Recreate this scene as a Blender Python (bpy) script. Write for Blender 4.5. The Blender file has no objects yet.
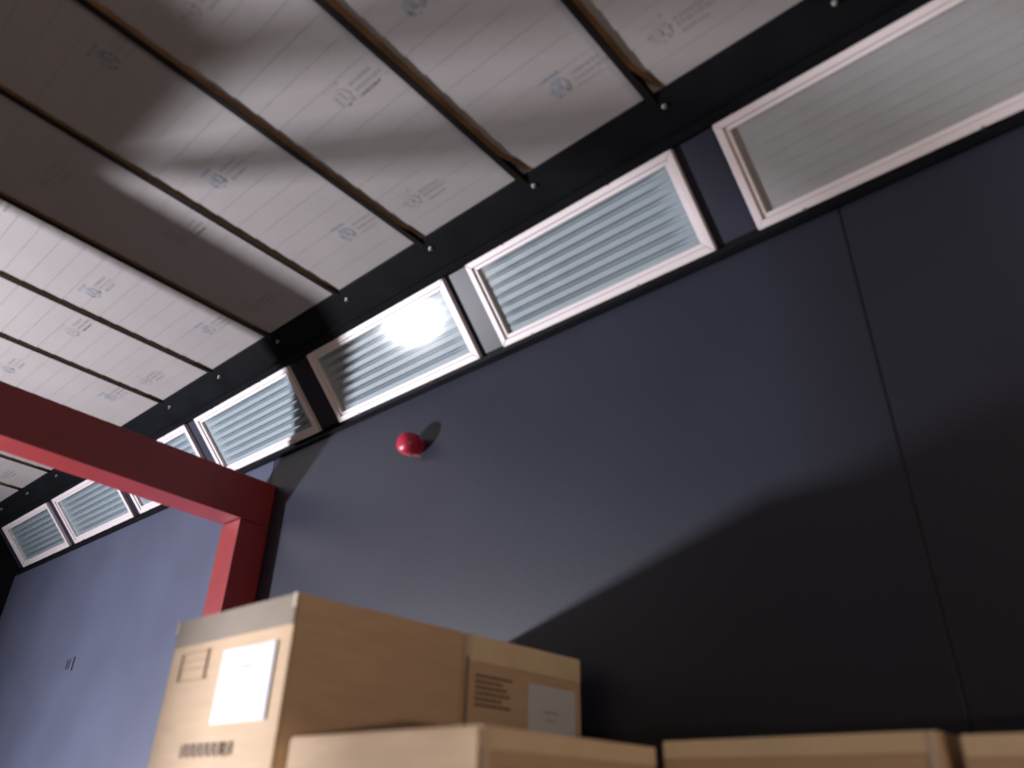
import bpy, bmesh, math, random
from mathutils import Vector, Matrix
random.seed(7)

# ------------------------------------------------------------------ scale
D = 2.8            # camera to long wall (m)
CZ = 3.0           # camera height above the ground floor (m)
def W(x, y, z):    # wall-distance units (camera = origin) -> metres
    return Vector((x * D, y * D, z * D + CZ))
FZ = -CZ / D       # ground floor in wall-distance units

scene = bpy.context.scene
col = scene.collection

# ------------------------------------------------------------------ camera
cam_d = bpy.data.cameras.new('camera')
cam = bpy.data.objects.new('camera', cam_d)
col.objects.link(cam)
r_ = Vector((0.75031273, 0.66072629, 0.02171603))
u_ = Vector((0.31228234, -0.38319446, 0.86927656))
f_ = Vector((-0.58267534, 0.64544773, 0.49384883))
M = Matrix((r_, u_, -f_)).transposed().to_4x4()
M.translation = Vector((0, 0, CZ))
cam.matrix_world = M
cam_d.sensor_width = 36
cam_d.lens = 750.5 / 1024 * 36
cam_d.clip_start = 0.05
cam_d.dof.use_dof = True
cam_d.dof.focus_distance = 20.0
cam_d.dof.aperture_fstop = cam_d.lens / 1000 / 0.020
scene.camera = cam

# ------------------------------------------------------------------ world + light
world = bpy.data.worlds.new('world')
scene.world = world
world.use_nodes = True
bg = world.node_tree.nodes['Background']
bg.inputs[0].default_value = (1.0, 0.55, 0.27, 1)
bg.inputs[1].default_value = 0.125

YB = -1.0                                   # opposite wall
FL_W, FL_H = 0.10, 0.15                     # assumed daylight panel lamp, out of view in the far bay: face width, height
FL_P = Vector((-3.00, -0.80, -0.40))        # its position, fitted to the shadows, and aim, chosen to even the light
FL_A = Vector((0.90, 0.38, 0.25)).normalized()
la = bpy.data.lights.new('assumed_panel_lamp_light', 'AREA')
la.shape = 'RECTANGLE'
la.size, la.size_y = FL_W * D, FL_H * D
la.energy = 1400
la.color = (0.97, 0.95, 1.0)
lo = bpy.data.objects.new('assumed_panel_lamp_light', la)
col.objects.link(lo)
lo.location = W(*(FL_P + FL_A * 0.003))
lo.rotation_euler = FL_A.to_track_quat('-Z', 'Y').to_euler()

scene.view_settings.view_transform = 'Standard'
scene.view_settings.look = 'None'
scene.view_settings.gamma = 1
scene.view_settings.use_curve_mapping = False
scene.view_settings.exposure = 0.0

# ------------------------------------------------------------------ materials
def mat(name, color, rough=0.6, spec=0.5, metal=0.0, noise=0.0, nscale=8.0, bump=0.0, bscale=60.0, stretch=(1, 1, 1)):
    m = bpy.data.materials.new(name)
    m.use_nodes = True
    nt = m.node_tree
    b = nt.nodes['Principled BSDF']
    b.inputs['Base Color'].default_value = (*color, 1)
    b.inputs['Roughness'].default_value = rough
    b.inputs['Specular IOR Level'].default_value = spec
    b.inputs['Metallic'].default_value = metal
    if noise or bump:
        tc = nt.nodes.new('ShaderNodeTexCoord')
        mp = nt.nodes.new('ShaderNodeMapping')
        mp.inputs['Scale'].default_value = stretch
        nt.links.new(tc.outputs['Object'], mp.inputs[0])
    if noise:
        n = nt.nodes.new('ShaderNodeTexNoise')
        n.inputs['Scale'].default_value = nscale
        n.inputs['Detail'].default_value = 5
        nt.links.new(mp.outputs[0], n.inputs['Vector'])
        rr = nt.nodes.new('ShaderNodeValToRGB')
        rr.color_ramp.elements[0].position = 0.3
        rr.color_ramp.elements[1].position = 0.7
        rr.color_ramp.elements[0].color = (*[c * (1 - noise) for c in color], 1)
        rr.color_ramp.elements[1].color = (*[min(1, c * (1 + noise)) for c in color], 1)
        nt.links.new(n.outputs['Fac'], rr.inputs[0])
        nt.links.new(rr.outputs[0], b.inputs['Base Color'])
    if bump:
        n2 = nt.nodes.new('ShaderNodeTexNoise')
        n2.inputs['Scale'].default_value = bscale
        n2.inputs['Detail'].default_value = 4
        nt.links.new(mp.outputs[0], n2.inputs['Vector'])
        bp = nt.nodes.new('ShaderNodeBump')
        bp.inputs['Strength'].default_value = bump
        bp.inputs['Distance'].default_value = 0.01
        nt.links.new(n2.outputs['Fac'], bp.inputs['Height'])
        nt.links.new(bp.outputs[0], b.inputs['Normal'])
    return m

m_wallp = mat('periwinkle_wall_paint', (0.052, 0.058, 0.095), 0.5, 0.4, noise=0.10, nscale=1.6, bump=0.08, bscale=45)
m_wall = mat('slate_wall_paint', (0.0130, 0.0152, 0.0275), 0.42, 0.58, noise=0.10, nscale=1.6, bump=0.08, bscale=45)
m_strip = mat('slate_strip_paint', (0.013, 0.014, 0.027), 0.42, 0.20, noise=0.10, nscale=3)
m_black = mat('black_steel_paint', (0.005, 0.0055, 0.007), 0.5, 0.03, noise=0.2, nscale=5)
m_panel = mat('ceiling_panel_facing', (0.210, 0.196, 0.199), 0.65, 0.3, noise=0.035, nscale=3, bump=0.05, bscale=30)
m_bar = mat('dark_ceiling_bar', (0.006, 0.005, 0.0045), 0.5, 0.1)
m_kraft = mat('kraft_edge', (0.085, 0.042, 0.012), 0.6, noise=0.3, nscale=9)
m_ink = mat('blue_grey_panel_print', (0.160, 0.170, 0.196), 0.7, 0.2, noise=0.25, nscale=30)
m_inkf = mat('faint_panel_print', (0.200, 0.187, 0.191), 0.7, 0.2)
m_red = mat('red_steel_paint', (0.17, 0.005, 0.008), 0.45, 0.5, noise=0.12, nscale=4)
m_red.node_tree.nodes['Principled BSDF'].inputs['Coat Weight'].default_value = 0.7
m_red.node_tree.nodes['Principled BSDF'].inputs['Coat Roughness'].default_value = 0.45
m_frame = mat('white_window_frame', (0.48, 0.435, 0.455), 0.45, 0.5)
m_sheet = mat('corrugated_sheet', (0.255, 0.285, 0.325), 0.55, 0.4, noise=0.05, nscale=4)
m_sheetg = mat('greyed_corrugated_sheet', (0.29, 0.275, 0.285), 0.6, 0.3, noise=0.05, nscale=4)
m_card = mat('cardboard', (0.60, 0.435, 0.285), 0.75, 0.25, noise=0.06, nscale=6, stretch=(1, 1, 6))
m_tape = mat('taupe_parcel_tape', (0.25, 0.205, 0.16), 0.45, 0.4, noise=0.06, nscale=8)
m_ptape = mat('pale_paper_tape', (0.80, 0.65, 0.43), 0.5, 0.4, noise=0.06, nscale=8)
m_ctape = mat('clear_tape', (0.66, 0.56, 0.44), 0.3, 0.5)
m_paper = mat('white_label_paper', (0.66, 0.69, 0.72), 0.6)
m_pinkk = mat('label_print', (0.30, 0.31, 0.33), 0.7)
m_cink = mat('carton_print', (0.16, 0.11, 0.08), 0.8)
m_cinkl = mat('pale_carton_print', (0.44, 0.335, 0.245), 0.8)
m_zinc = mat('zinc_bolt', (0.22, 0.23, 0.23), 0.5, metal=0.5)
m_bell = mat('red_plastic', (0.30, 0.008, 0.03), 0.4, 0.5)
m_dark = mat('dark_plastic', (0.02, 0.02, 0.022), 0.5)
m_conc = mat('concrete', (0.12, 0.105, 0.085), 0.8, noise=0.15, nscale=2)
m_block = mat('painted_blockwork', (0.10, 0.085, 0.07), 0.8, noise=0.1, nscale=2)
m_rack = mat('grey_rack_steel', (0.2, 0.21, 0.22), 0.45, metal=0.3)

m_glass = bpy.data.materials.new('thin_window_pane')
m_glass.use_nodes = True
nt = m_glass.node_tree
nt.nodes.clear()
out = nt.nodes.new('ShaderNodeOutputMaterial')
mix = nt.nodes.new('ShaderNodeMixShader')
tr = nt.nodes.new('ShaderNodeBsdfTransparent')
tr.inputs[0].default_value = (0.95, 0.97, 0.97, 1)
gl = nt.nodes.new('ShaderNodeBsdfGlossy')
gl.inputs['Roughness'].default_value = 0.065
fr = nt.nodes.new('ShaderNodeFresnel')
ge = nt.nodes.new('ShaderNodeNewGeometry')      # thin pane: same air-to-glass index on both faces
mr = nt.nodes.new('ShaderNodeMapRange')
mr.inputs['To Min'].default_value = 1.5
mr.inputs['To Max'].default_value = 1 / 1.5
nt.links.new(ge.outputs['Backfacing'], mr.inputs['Value'])
nt.links.new(mr.outputs[0], fr.inputs[0])
nt.links.new(fr.outputs[0], mix.inputs[0])
nt.links.new(tr.outputs[0], mix.inputs[1])
nt.links.new(gl.outputs[0], mix.inputs[2])
nt.links.new(mix.outputs[0], out.inputs[0])

# ------------------------------------------------------------------ mesh helpers
class MB:
    def __init__(s): s.v, s.f = [], []
    def add(s, vs, fs):
        o = len(s.v)
        s.v += [Vector(p) for p in vs]
        s.f += [tuple(i + o for i in f) for f in fs]
        return s
    def hexa(s, p):     # 8 points: bottom ring 0-3 (ccw from outside below), top ring 4-7
        return s.add(p, [(3, 2, 1, 0), (4, 5, 6, 7), (0, 1, 5, 4), (1, 2, 6, 5), (2, 3, 7, 6), (3, 0, 4, 7)])
    def box(s, a, b, xf=None):
        x0, y0, z0 = a; x1, y1, z1 = b
        p = [(x0, y0, z0), (x1, y0, z0), (x1, y1, z0), (x0, y1, z0), (x0, y0, z1), (x1, y0, z1), (x1, y1, z1), (x0, y1, z1)]
        if xf: p = [xf(*q) for q in p]
        return s.hexa(p)
    def prism(s, prof, x0, x1, xf):   # profile of (y, z) swept in x; ccw seen from +x
        n = len(prof)
        p = [xf(x0, y, z) for y, z in prof] + [xf(x1, y, z) for y, z in prof]
        f = [tuple(range(n - 1, -1, -1)), tuple(range(n, 2 * n))]
        f += [(i, (i + 1) % n, n + (i + 1) % n, n + i) for i in range(n)]
        return s.add(p, f)
    def lathe(s, prof, xf, n=28):     # (r, h) around local w axis
        rows = [[xf(r * math.cos(2 * math.pi * k / n), r * math.sin(2 * math.pi * k / n), h) for k in range(n)] for r, h in prof]
        v = [p for row in rows for p in row]
        f = []
        for i in range(len(prof) - 1):
            for k in range(n):
                f.append((i * n + k, i * n + (k + 1) % n, (i + 1) * n + (k + 1) % n, (i + 1) * n + k))
        f.append(tuple(range(n - 1, -1, -1)))
        f.append(tuple((len(prof) - 1) * n + k for k in range(n)))
        return s.add(v, f)
    def ring(s, u0, u1, v0, v1, wd, w0, w1, xf):  # mitred rectangular ring
        o = [(u0, v0), (u1, v0), (u1, v1), (u0, v1)]
        i = [(u0 + wd, v0 + wd), (u1 - wd, v0 + wd), (u1 - wd, v1 - wd), (u0 + wd, v1 - wd)]
        for k in range(4):
            k2 = (k + 1) % 4
            a, b, c, d = o[k], o[k2], i[k2], i[k]
            s.hexa([xf(*a, w0), xf(*b, w0), xf(*c, w0), xf(*d, w0), xf(*a, w1), xf(*b, w1), xf(*c, w1), xf(*d, w1)])
        return s

ORG = {}
def put(name, mb, m, parent=None, bevel=0, smooth=False, segs=2, loc=None):
    me = bpy.data.meshes.new(name)
    if parent is not None:
        o0 = ORG[parent.name]
    else:
        if loc is None:
            xs = [p.x for p in mb.v]; ys = [p.y for p in mb.v]; zs = [p.z for p in mb.v]
            loc = Vector(((min(xs) + max(xs)) / 2, (min(ys) + max(ys)) / 2, min(zs)))
        o0 = Vector(loc)
    me.from_pydata([p - o0 for p in mb.v], [], mb.f)
    bm = bmesh.new(); bm.from_mesh(me)
    bmesh.ops.recalc_face_normals(bm, faces=bm.faces)
    if bevel:
        ed = [e for e in bm.edges if len(e.link_faces) == 2 and e.calc_face_angle(0) > 0.5]
        bmesh.ops.bevel(bm, geom=ed, offset=bevel, segments=segs, affect='EDGES', profile=0.5)
    if smooth:
        for f in bm.faces: f.smooth = True
    bm.to_mesh(me); bm.free()
    me.materials.append(m)
    o = bpy.data.objects.new(name, me)
    col.objects.link(o)
    if parent is not None:
        o.parent = parent
    else:
        o.location = o0
    ORG[o.name] = o0
    return o
def empty(name, loc):
    o = bpy.data.objects.new(name, None)
    o.empty_display_size = 0.1
    col.objects.link(o); o.location = loc
    ORG[o.name] = Vector(loc)
    return o
def tag(o, label=None, cat=None, group=None, kind=None):
    if label: o['label'] = label
    if cat: o['category'] = cat
    if group: o['group'] = group
    if kind: o['kind'] = kind
    return o

XE, XR = -3.79, 1.3     # end wall, open end of the hall
# ------------------------------------------------------------------ floor and walls
tag(put('floor', MB().box((XE - .05, YB - .05, FZ - .05), (XR, 1.08, FZ), W), m_conc), kind='structure')

# long wall: backing plus panels with recessed joints
wf = tag(put('wall_front', MB().box((XE, 1.006, FZ), (XR, 1.06, 0.85), W), m_black), 'dark slate long wall of large flat panels under the row of windows', kind='structure')
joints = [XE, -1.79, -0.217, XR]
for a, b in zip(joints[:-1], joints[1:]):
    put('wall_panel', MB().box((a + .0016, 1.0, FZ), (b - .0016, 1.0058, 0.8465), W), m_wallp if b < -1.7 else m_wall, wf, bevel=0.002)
put('joint_strip', MB().box((-.2180, 1.0022, FZ), (-.2160, 1.0058, 0.846), W), m_wall, wf)

# ledge under the windows
tag(put('trim_1', MB().prism([(0.992, 0.838), (1.05, 0.838), (1.05, 0.8475), (0.992, 0.8475)], XE, XR, W), m_black, bevel=0.002), 'thin dark ledge running under the row of windows', kind='structure')

# slanted window band: local frame u (along wall), v (up the slope), w (into the room)
EV = Vector((0, -0.681, 0.732)); EN = Vector((0, -0.732, -0.681))
SO = Vector((0, 1.0, 0.865))
def SL(u, v, w):
    p = SO + Vector((u, 0, 0)) + EV * v + EN * w
    return W(*p)
VH = 0.194
wins = [(-0.347, 0.155), (-0.930, -0.427), (-1.502, -0.999), (-2.078, -1.589), (-2.625, -2.137), (-3.173, -2.674), (-3.715, -3.229)]
wu = MB()
tag(put('trim_3', MB().box((XE, -0.034, -0.030), (XR, 0.0038, -0.013), SL), m_black), 'black strip directly under the window frames', kind='structure')
wu.box((XE, VH - .004, -0.030), (XR, VH + 0.03, -0.013), SL)
edges = sorted(wins)
prev = XE
for a, b in edges:
    wu.box((prev, 0.004, -0.030), (a + .004, VH - .004, -0.013), SL)
    prev = b - .004
wu.box((prev, 0.004, -0.030), (XR, VH - .004, -0.013), SL)
tag(put('wall_upper', wu, m_strip), 'dark sloping band of wall between and around the windows', kind='structure')

for i, (a, b) in enumerate(wins):
    n = i + 1
    w = empty('window_%d' % n, SL((a + b) / 2, 0, -0.013))
    tag(w, kind='structure')
    fo = put('window_frame', MB().ring(a, b, 0, VH, 0.0135, -0.0128, 0.0, SL), m_frame, w, bevel=0.004)
    put('inner_bead', MB().ring(a + .0137, b - .0137, .0137, VH - .0137, 0.008, -0.018, -0.0045, SL), m_frame, w, bevel=0.003)
    pane = MB().box((a + .0222, .0222, -0.0125), (b - .0222, VH - .0222, -0.0110), SL)
    put('pane', pane, m_glass, w)
    # corrugated sheet behind the pane
    # (flat crowns, rounded grooves that run out before the frame)
    mb = MB(); pitch = 0.0214; ns = 174; dep = 0.0016 if i == 0 else 0.0150
    cols = [(a + .004, 0), (a + .026, 0), (a + .040, .25), (a + .058, .75), (a + .075, 1), ((a + b) / 2, 1), (b - .075, 1), (b - .058, .75), (b - .040, .25), (b - .026, 0), (b - .004, 0)]
    vs = []; nc = len(cols)
    v0, v1 = .004, VH - .004
    for k in range(ns + 1):
        v = v0 + (v1 - v0) * k / ns
        tt = (v / pitch) % 1
        g = 0 if tt < .48 else .5 * (1 - math.cos(2 * math.pi * (tt - .48) / .52))
        vs += [SL(x, v, -0.0140 - dep * e * g) for x, e in cols]
    mb.add(vs, [(nc * k + j, nc * k + j + 1, nc * (k + 1) + j + 1, nc * (k + 1) + j) for k in range(ns) for j in range(nc - 1)])
    sh = put('corrugated_sheet', mb, m_sheetg if i == 0 else m_sheet, w, smooth=True)
    # outer closing board behind the sheet
    put('backing_board', MB().box((a - .004, -.004, -0.0420), (b + .004, VH + .004, -0.0375), SL), m_black, w)
    for fx in (0.22, 0.74):
        x = a + (b - a) * fx
        put('clip', MB().box((x - .0015, VH - .003, -0.012), (x + .0015, VH + .0022, 0.0012), SL), m_dark, fo)
        x = a + (b - a) * (fx - .06)
        put('clip', MB().box((x - .0015, -.0022, -0.012), (x + .0015, .003, 0.0012), SL), m_dark, fo)

# end wall and opposite wall
tag(put('wall_left', MB().box((XE - .05, YB, FZ), (XE, 1.06, 1.12), W), m_black), kind='structure')
tag(put('wall_back', MB().box((XE, YB - .06, FZ), (XR, YB, 1.12), W), m_block), kind='structure')

# ------------------------------------------------------------------ eave beam
YE, ZE, SLP = 0.775, 1.040, 0.0346
def rz(y): return ZE + (YE - y) * SLP
eb = tag(put('trim_2', MB().prism([(0.866, 1.004), (0.900, 1.034), (0.900, 1.10), (0.774, 1.10), (0.774, 1.0375), (0.862, 1.002)], XE, XR, W), m_black, bevel=0.004),
         'black steel eave beam between the windows and the ceiling panels', kind='structure')
jx = [-0.406 - 0.2835 * k for k in range(-6, 13)]
jx = [x for x in jx if XE + .02 < x < XR]
sl_e = math.atan2(1.0375 - 1.002, 0.862 - 0.774)
fn = Vector((0, -math.sin(sl_e), -math.cos(sl_e)))
for x in jx:
    for dx, t in ((0.012, 0.28),):
        c = Vector((x + dx, 0.774 + t * (0.862 - 0.774), 1.0375 - t * (1.0375 - 1.002)))
        ex, ey = Vector((1, 0, 0)), fn.cross(Vector((1, 0, 0)))
        def BX(a, b, h, c=c, ex=ex, ey=ey): return W(*(c + ex * a + ey * b + fn * h))
        put('bolt', MB().lathe([(.0042, -.001), (.0042, .003), (.0022, .0035), (.0022, .008), (.0010, .0085)], BX, 10), m_zinc, eb, smooth=False)
# slim gutter angle along the beam
put('edge_angle', MB().prism([(0.838, 1.0095), (0.842, 1.0080), (0.8395, 1.0025), (0.8355, 1.0040)], XE, XR, W), m_black, eb, bevel=0.0015)

# ------------------------------------------------------------------ ceiling
ce = tag(put('ceiling', MB().prism([(1.0, rz(1.0) + .035), (1.0, rz(1.0) + .07), (YB, rz(YB) + .07), (YB, rz(YB) + .035)], XE, XR, W), m_black),
         'low sloping ceiling of pale printed panels between dark bars', kind='structure')
RIB = 0.0445
edgesx = [XR] + sorted(jx, reverse=True) + [XE]
YI = YB + .002
def pz(y):          # underside of the ribbed panel
    f = ((YE - y) / RIB) % 1
    return rz(y) - .0004 + .0012 * f
def emblem(par, cx, cy, faint):
    m = m_inkf if faint else m_ink
    def PX(u, v, h): return W(cx + u, cy + v, pz(cy + v) - .0002 - h * .5)
    mb = MB(); n = 20
    R0, R1 = .019, .0125
    for k in range(n):
        if k in (3, 4, 12): continue
        a0, a1 = 2 * math.pi * k / n, 2 * math.pi * (k + 1) / n
        mb.hexa([PX(R * math.cos(t), R * math.sin(t), h) for h in (0, .0008) for R, t in ((R0, a0), (R0, a1), (R1, a1), (R1, a0))])
    mb.box((-.006, -.012, 0), (.004, .006, .0008), PX)
    mb.box((.006, .004, 0), (.011, .012, .0008), PX)
    mb.box((-.020, -.030, 0), (.016, -.0235, .0008), PX)
    put('emblem_print', mb, m, par)
    tx = MB()
    for j, ln in enumerate((.046, .060, .052)):
        y = .016 - .013 * j; x = .028
        while x < .028 + ln:
            wd = random.uniform(.003, .0065)
            tx.box((x, y - .0032, 0), (x + wd, y + .0032, .0008), PX)
            x += wd + .0022
    put('text_print', tx, m_inkf, par)
for k in range(len(edgesx) - 1):
    b, a = edgesx[k], edgesx[k + 1]
    g = .0075
    a2, b2 = a + g, b - g
    # panel with shallow lapped ribs running along the wall
    prof = []
    y = YE
    while y > YI:
        y2 = max(YI, y - RIB)
        prof.append((y, rz(y) - .0004))
        prof.append((y2 + .0003, rz(y2) + .0008))
        y = y2
    low = prof
    up = [(YI, rz(YI) + .030), (YE, rz(YE) + .030)]
    p = put('ceiling_panel', MB().prism(low + up, a2, b2, W), m_panel, ce)
    cxm = (a2 + b2) / 2
    strong = (round((b + 0.406) / 0.2835) % 2 == 0)
    if strong:
        for cy, dx in ((0.668, 0.035), (0.413, -0.045), (0.155, 0.06), (-.10, -.03)):
            emblem(p, cxm + dx, cy, False)
    else:
        for cy, dx in ((0.69, -0.07), (0.45, 0.02), (0.20, -.04)):
            emblem(p, cxm + dx, cy, True)
for x in jx:
    kf = 1.0 if x > -.8 else (.65 if x > -1.1 else .2)
    pr = .011 if x > -.8 else (.009 if x > -1.1 else .0065)
    bar = put('ceiling_bar', MB().add(*(lambda q: (q, [(3, 2, 1, 0), (4, 5, 6, 7), (0, 1, 5, 4), (1, 2, 6, 5), (2, 3, 7, 6), (3, 0, 4, 7)]))(
        [W(x - .0080, YI, rz(YI) - pr), W(x + .0045, YI, rz(YI) - pr), W(x + .0045, YE + .012, rz(YE) - pr), W(x - .0080, YE + .012, rz(YE) - pr),
         W(x - .0080, YI, rz(YI) + .034), W(x + .0045, YI, rz(YI) + .034), W(x + .0045, YE + .012, rz(YE) + .034), W(x - .0080, YE + .012, rz(YE) + .034)])), m_bar, ce)
    # kraft facing turned down along the bar, flaring out at the eave end
    mb = MB(); N = 26; vs = []
    for i in range(N + 1):
        t = i / N
        y = YI + (YE - .002 - YI) * t
        s = max(0, (y - (YE - .055)) / .055)
        fl = .024 * kf * s ** 2.2
        wob = .0010 * math.sin(23 * t + 5 * x)
        top = (x + .0055 + (.006 + wob) * kf + fl, rz(y) + .001)
        bot = (x + .0056 + fl * .85, rz(y) - pr * .85 + pr * .6 * s)
        vs += [W(top[0], y, top[1]), W(bot[0], y, bot[1]), W(bot[0] - .0004, y, bot[1]), W(top[0] - .003, y, top[1] + .001)]
    fs = []
    for i in range(N):
        o = 4 * i
        for k in range(4):
            fs.append((o + k, o + (k + 1) % 4, o + 4 + (k + 1) % 4, o + 4 + k))
    fs += [(0, 1, 2, 3), (4 * N + 3, 4 * N + 2, 4 * N + 1, 4 * N)]
    put('edge_strip', mb.add(vs, fs), m_kraft, bar, smooth=False)

# ------------------------------------------------------------------ red portal frame
CX0, CX1 = -1.842, -1.752
pf = tag(empty('portal_frame', W((CX0 + CX1) / 2, 0.956, FZ)), 'red painted steel portal frame, beam and column, against the dark wall', 'steel frame')
def rb(y): return 0.752 + (0.99 - y) * 0.033
mb = MB().hexa([W(CX0, .914, FZ), W(CX1, .914, FZ), W(CX1, .9985, FZ), W(CX0, .9985, FZ),
                W(CX0, .914, rb(.914) - .119), W(CX1, .914, rb(.914) - .119), W(CX1, .9985, rb(.9985) - .117), W(CX0, .9985, rb(.9985) - .117)])
put('column', mb, m_red, pf, bevel=0.006, segs=2)
yi = YB + .004
mb = MB().hexa([W(CX0, yi, rb(yi) - .105), W(CX1, yi, rb(yi) - .105), W(CX1, .9985, rb(.9985) - .117), W(CX0, .9985, rb(.9985) - .117),
                W(CX0, yi, rb(yi)), W(CX1, yi, rb(yi)), W(CX1, .9985, rb(.9985)), W(CX0, .9985, rb(.9985))])
put('beam', mb, m_red, pf, bevel=0.006, segs=2)
put('base_plate', MB().box((CX0 - .02, .90, FZ), (CX1 + .02, .9985, FZ + .008), W), m_red, pf)

# ------------------------------------------------------------------ red sounder
bc = Vector((-1.180, 1.0, 0.700))
def BW(a, b, h): return W(bc.x + a, 1.0 - h, bc.z + b)
bell = tag(empty('alarm_sounder', W(bc.x, 1.0, bc.z)), 'small red domed alarm sounder on the dark wall below the windows', 'alarm')
put('mounting_base', MB().lathe([(.020, 0), (.020, .010), (.016, .0105)], BW, 28), m_bell, bell, bevel=0.002)
put('collar', MB().lathe([(.015, .0100), (.015, .016)], BW, 28), m_dark, bell)
put('dome', MB().lathe([(.0245, .0158), (.0262, .018), (.0262, .034), (.0245, .042), (.020, .048), (.012, .0515), (.004, .0525)], BW, 32), m_bell, bell, smooth=True)

# ------------------------------------------------------------------ junction box on the wall of the far bay
jb = tag(empty('junction_box', W(-2.855, 1.0, 0.37)), 'small slate painted box on the pale lit wall of the far bay', 'wall box')
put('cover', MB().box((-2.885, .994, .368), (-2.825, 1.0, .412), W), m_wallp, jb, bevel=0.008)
for x in (-2.866, -2.846):
    put('slot', MB().box((x - .003, 0.9925, .374), (x + .003, 0.9945, .406), W), m_strip, jb)

# ------------------------------------------------------------------ unseen platform, added to support the boxes, and boxes
s = 0.46
PZ = -0.196
sp = tag(empty('added_platform', W(-.2, .73, FZ)), 'grey steel platform added out of view to carry the cardboard boxes', 'platform')
put('deck', MB().box((-1.05, .44, PZ - .02), (.75, .992, PZ), W), m_rack, sp)
for x in (-1.02, -.15, .72):
    for y in (.46, .97):
        put('leg', MB().box((x - .012, y - .012, FZ), (x + .012, y + .012, PZ - .02), W), m_rack, sp)

def carton(name, label, x0, x1, y0, y1, z1, front=None, side=None, z0=PZ):
    c = tag(empty(name, W((x0 + x1) / 2, (y0 + y1) / 2, z0)), label, 'box', 'cardboard boxes on the platform')
    # body: slightly bulging walls, closed flaps on top
    mb = MB(); nx, nz = 6, 6; bul = .0022
    def skin(P, n1, n2):
        vs = [P(i / n1, j / n2) for j in range(n2 + 1) for i in range(n1 + 1)]
        fs = [(j * (n1 + 1) + i, j * (n1 + 1) + i + 1, (j + 1) * (n1 + 1) + i + 1, (j + 1) * (n1 + 1) + i) for j in range(n2) for i in range(n1)]
        mb.add(vs, fs)
    def B(u, v): return bul * math.sin(math.pi * u) * math.sin(math.pi * v)
    lx, ly, lz = x1 - x0, y1 - y0, z1 - z0
    skin(lambda u, v: W(x0 + lx * u, y0 - B(u, v) * .3, z0 + lz * v), nx, nz)
    skin(lambda u, v: W(x1 + B(u, v) * .3, y0 + ly * u, z0 + lz * v), nx, nz)
    skin(lambda u, v: W(x1 - lx * u, y1, z0 + lz * v), nx, nz)
    skin(lambda u, v: W(x0, y1 - ly * u, z0 + lz * v), nx, nz)
    skin(lambda u, v: W(x0 + lx * u, y0 + ly * v, z1), nx, nz)
    skin(lambda u, v: W(x0 + lx * u, y1 - ly * v, z0), nx, nz)
    body = put('carton_body', mb, m_card, c)
    me = body.data
    bm = bmesh.new(); bm.from_mesh(me)
    bmesh.ops.remove_doubles(bm, verts=bm.verts, dist=1e-5)
    bmesh.ops.recalc_face_normals(bm, faces=bm.faces)
    ed = [e for e in bm.edges if len(e.link_faces) == 2 and e.calc_face_angle(0) > 1.0]
    bmesh.ops.bevel(bm, geom=ed, offset=0.006, segments=2, affect='EDGES')
    bm.to_mesh(me); bm.free()
    # flap seam and sealing tape across the top
    put('sealing_tape', MB().box((x0 + .01, (y0 + y1) / 2 - .011, z1), (x1 - .01, (y0 + y1) / 2 + .011, z1 + .0006), W), m_ctape, c)
    bh = .0165 if z1 < .1 else .033
    T = .0013
    if front == 'band':
        put('tape_band', MB().box((x0 + .003, y0 - T, z1 - bh), (x1 - .002, y0 + .001, z1 - .0005), W), m_tape if z1 > .1 else m_ptape, c)
    if side == 'band':
        put('tape_band', MB().box((x1 - .001, y0 + .002, z1 - bh), (x1 + T, y1 - .003, z1 - .0005), W), m_ptape, c)
    return c

def sheet_label(c, P, print_rows):
    lb = put('paper_label', MB().box((0, 0, 0), (1, 1, 1), P), m_paper, c)
    for (u0, u1, v) in print_rows:
        put('label_print', MB().box((u0, v - .012, 1.0), (u1, v + .012, 1.4), P), m_pinkk, lb)
    return lb

T2 = .0018
bx1 = carton('cardboard_box', 'tall cardboard box with a white sheet on its brightly lit front, beside the red column', -2.131 * s, -1.56 * s, s, 1.553 * s, .201, front='band')
def P1(u, v, w): return W(-.851 + .107 * u, s - T2 * .6 - .0010 * w, .075 + .0785 * v)
sheet_label(bx1, P1, [(.42, .62, .72), (.45, .60, .52)])
pr = MB(); yy = s - .0016
def front_print(rects, m, c, nm):
    mb = MB()
    for (xa, xb, za, zb) in rects:
        mb.box((xa, yy - .0006, za), (xb, yy + .001, zb), W)
    put(nm, mb, m, c)
front_print([(-.951, -.888, .1575, .1588), (-.948, -.890, .1475, .1484), (-.951, -.888, .1385, .1393), (-.951, -.884, .1255, .1267), (-.951, -.9499, .1255, .1588), (-.8895, -.8882, .1255, .1588)], m_cinkl, bx1, 'carton_print')
rects = []; x = -.905
for wd in (.0125, .0125, .013, .0125, .0125, .012, .005, .012):
    rects += [(x, x + .0035, .0425, .0565), (x + wd - .004, x + wd - .001, .044, .0555), (x, x + wd - .002, .053, .0565), (x, x + wd - .002, .0475, .050)]
    x += wd + .0022
front_print(rects, m_cinkl, bx1, 'carton_print')
# pale tape tabs folded over the two upper corners
for xa in (-2.131 * s + .0005, -1.56 * s - .006):
    put('corner_tab', MB().box((xa, s - .0022, .186), (xa + .005, s + .001, .2012), W), m_ctape, bx1)

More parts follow.
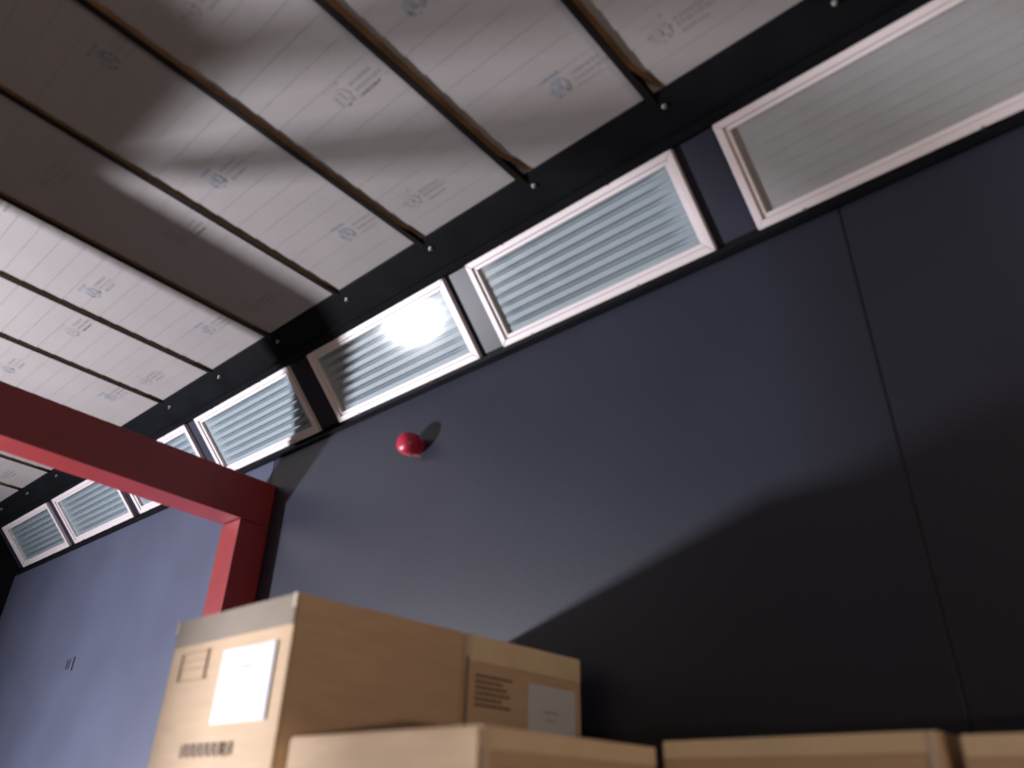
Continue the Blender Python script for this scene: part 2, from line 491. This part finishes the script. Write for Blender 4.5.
bx2 = carton('cardboard_box', 'tall cardboard box with a white sheet on its shaded side, against the dark wall', -2.131 * s, -1.56 * s, 1.558 * s, 2.098 * s, .201, side='band')
def P2(u, v, w): return W(-1.56 * s + T2 * .6 + .0010 * w, .843 + .1045 * u, .078 + .0755 * v)
sheet_label(bx2, P2, [(.30, .62, .55), (.36, .56, .42)])
mb = MB(); xx = -1.56 * s + .0008
for k, ln in enumerate((.070, .052, .060, .066, .050, .068)):
    z = .151 - .0070 * k; y = .738
    while y < .738 + ln:
        wd = random.uniform(.005, .013)
        mb.box((xx, y, z - .0016), (xx + .0008, min(y + wd, .738 + ln), z + .0016), W)
        y += wd + .0022
put('carton_print', mb, m_cink, bx2)
put('corner_tab', MB().box((xx, 1.558 * s + .001, .172), (xx + .0014, 1.558 * s + .012, .2005), W), m_ctape, bx2)
put('corner_strip', MB().box((xx, 1.558 * s + .002, PZ + .01), (xx + .0008, 1.558 * s + .008, .172), W), m_tape, bx2)

bx3 = carton('cardboard_box', 'lower cardboard box with a pale lit front, beside the tall brightly lit box', -1.511 * s, -.956 * s, s, 1.55 * s, .0575, side='band')
put('corner_tab', MB().box((-.956 * s + .0010, s + .003, .010), (-.956 * s + .0022, s + .010, .0565), W), m_ctape, bx3)
put('carton_print', MB().box((-.956 * s + .0008, s + .030, .020), (-.956 * s + .0016, s + .13, .0275), W), m_cink, bx3)
q = 1.588
bx4 = carton('cardboard_box', 'shaded lower cardboard box between the pale lit low box and the narrow dark gap', -.607 * q * s, -.252 * q * s, q * s, 2.135 * s, .0645, front='band')
put('corner_tab', MB().box((-.252 * q * s - .010, q * s - .0022, .02), (-.252 * q * s - .003, q * s + .0006, .0638), W), m_ctape, bx4)
bx5 = carton('cardboard_box', 'shaded lower cardboard box beyond the narrow dark gap, below the wall joint', -.234 * q * s, .121 * q * s, q * s, 2.135 * s, .0605, front='band')

pk = tag(empty('shadow_package', W(-.91, .78, .2018)), 'hidden flat package added on the two tall boxes to shade the wall', 'package')  # hidden slab, added to raise the shadow of the tall boxes on the wall
put('carton_body', MB().box((-.968, .607, .2018), (-.85, .95, .231), W), m_card, pk, bevel=0.006)
put('sealing_tape', MB().box((-.918, .607, .231), (-.900, .95, .2316), W), m_ctape, pk)

# ------------------------------------------------------------------ unseen rack and crates, added to cast shadows on the ceiling
rk = tag(empty('shadow_rack', W(-1.94, -.4, FZ)), 'tall grey steel rack added out of view to shade the ceiling', 'rack')
for y in (-.133, -.258, -.50, -.73):
    put('post', MB().box((-1.951, y - .014, FZ), (-1.929, y + .014, .468), W), m_rack, rk, bevel=0.004)
put('shelf', MB().box((-2.03, -.76, .468), (-1.70, -.147, .479), W), m_rack, rk)
tag(put('shadow_crate', MB().box((-2.02, -.75, .480), (-1.872, -.157, .665), W), m_card, bevel=0.01), 'large unseen crate added on the rack to shade the ceiling, nearer the far bay', 'box')
tag(put('shadow_crate', MB().box((-1.866, -.75, .480), (-1.725, -.20, .66), W), m_card, bevel=0.01), 'narrow unseen crate added on the rack to shade the ceiling, under the red beam', 'box')

# ------------------------------------------------------------------ assumed daylight panel lamp, added out of view as main light (its light is set at the top)
fl = tag(empty('assumed_panel_lamp', W(FL_P.x, FL_P.y, FZ)), 'assumed daylight panel lamp on a tripod, added out of view in the far bay', 'lamp')
fq = FL_A.to_track_quat('-Z', 'Y')
def FL(a, b, h): return W(*(FL_P + fq @ Vector((a, b, h))))
put('lamp_housing', MB().box((-FL_W / 2 - .01, -FL_H / 2 - .01, .0), (FL_W / 2 + .01, FL_H / 2 + .01, .03), FL), m_dark, fl, bevel=0.01)
def tripod(root, px, py, pz_):
    for k in range(3):
        a = math.radians(90 + 120 * k)
        d = Vector((math.cos(a), math.sin(a), 0)); sd = Vector((-d.y, d.x, 0)) * .004
        f0 = Vector((px, py, FZ)) + d * .11; t0 = Vector((px, py, FZ + .25))
        put('leg', MB().hexa([W(*(f0 - sd)), W(*(f0 + d * .008 - sd)), W(*(f0 + d * .008 + sd)), W(*(f0 + sd)), W(*(t0 - sd)), W(*(t0 + d * .008 - sd)), W(*(t0 + d * .008 + sd)), W(*(t0 + sd))]), m_dark, root)
    def PT(a, b, h): return W(px + a, py + b, h)
    put('post', MB().lathe([(.006, FZ + .2), (.006, pz_)], PT, 12), m_dark, root)
bk = FL_P - FL_A * .028
tripod(fl, bk.x, bk.y, bk.z - .02)

# ------------------------------------------------------------------ warm fill lamp, added out of view to brighten the ceiling
wx, wy, wz = 1.12, -0.45, -0.12
wl = tag(empty('fill_lamp', W(wx, wy, FZ)), 'added warm fill lamp on a tripod, tilted up to the ceiling', 'lamp')
tripod(wl, wx, wy, wz - .03)
def WL(a, b, h): return W(wx + a, wy + b, wz + h)
put('lamp_housing', MB().lathe([(.05, -.03), (.085, -.012), (.09, -.004)], WL, 28), m_dark, wl, smooth=False)
wd_ = bpy.data.lights.new('fill_lamp_light', 'AREA')
wd_.shape = 'DISK'; wd_.size = .17 * D; wd_.energy = 265; wd_.color = (1.0, 0.78, 0.64)
wo = bpy.data.objects.new('fill_lamp_light', wd_); col.objects.link(wo)
wo.parent = wl; wo.location = (0, 0, (wz - FZ) * D + .002)
wo.rotation_euler = Vector((-0.08, 0.20, 0.97)).to_track_quat('-Z', 'Y').to_euler()
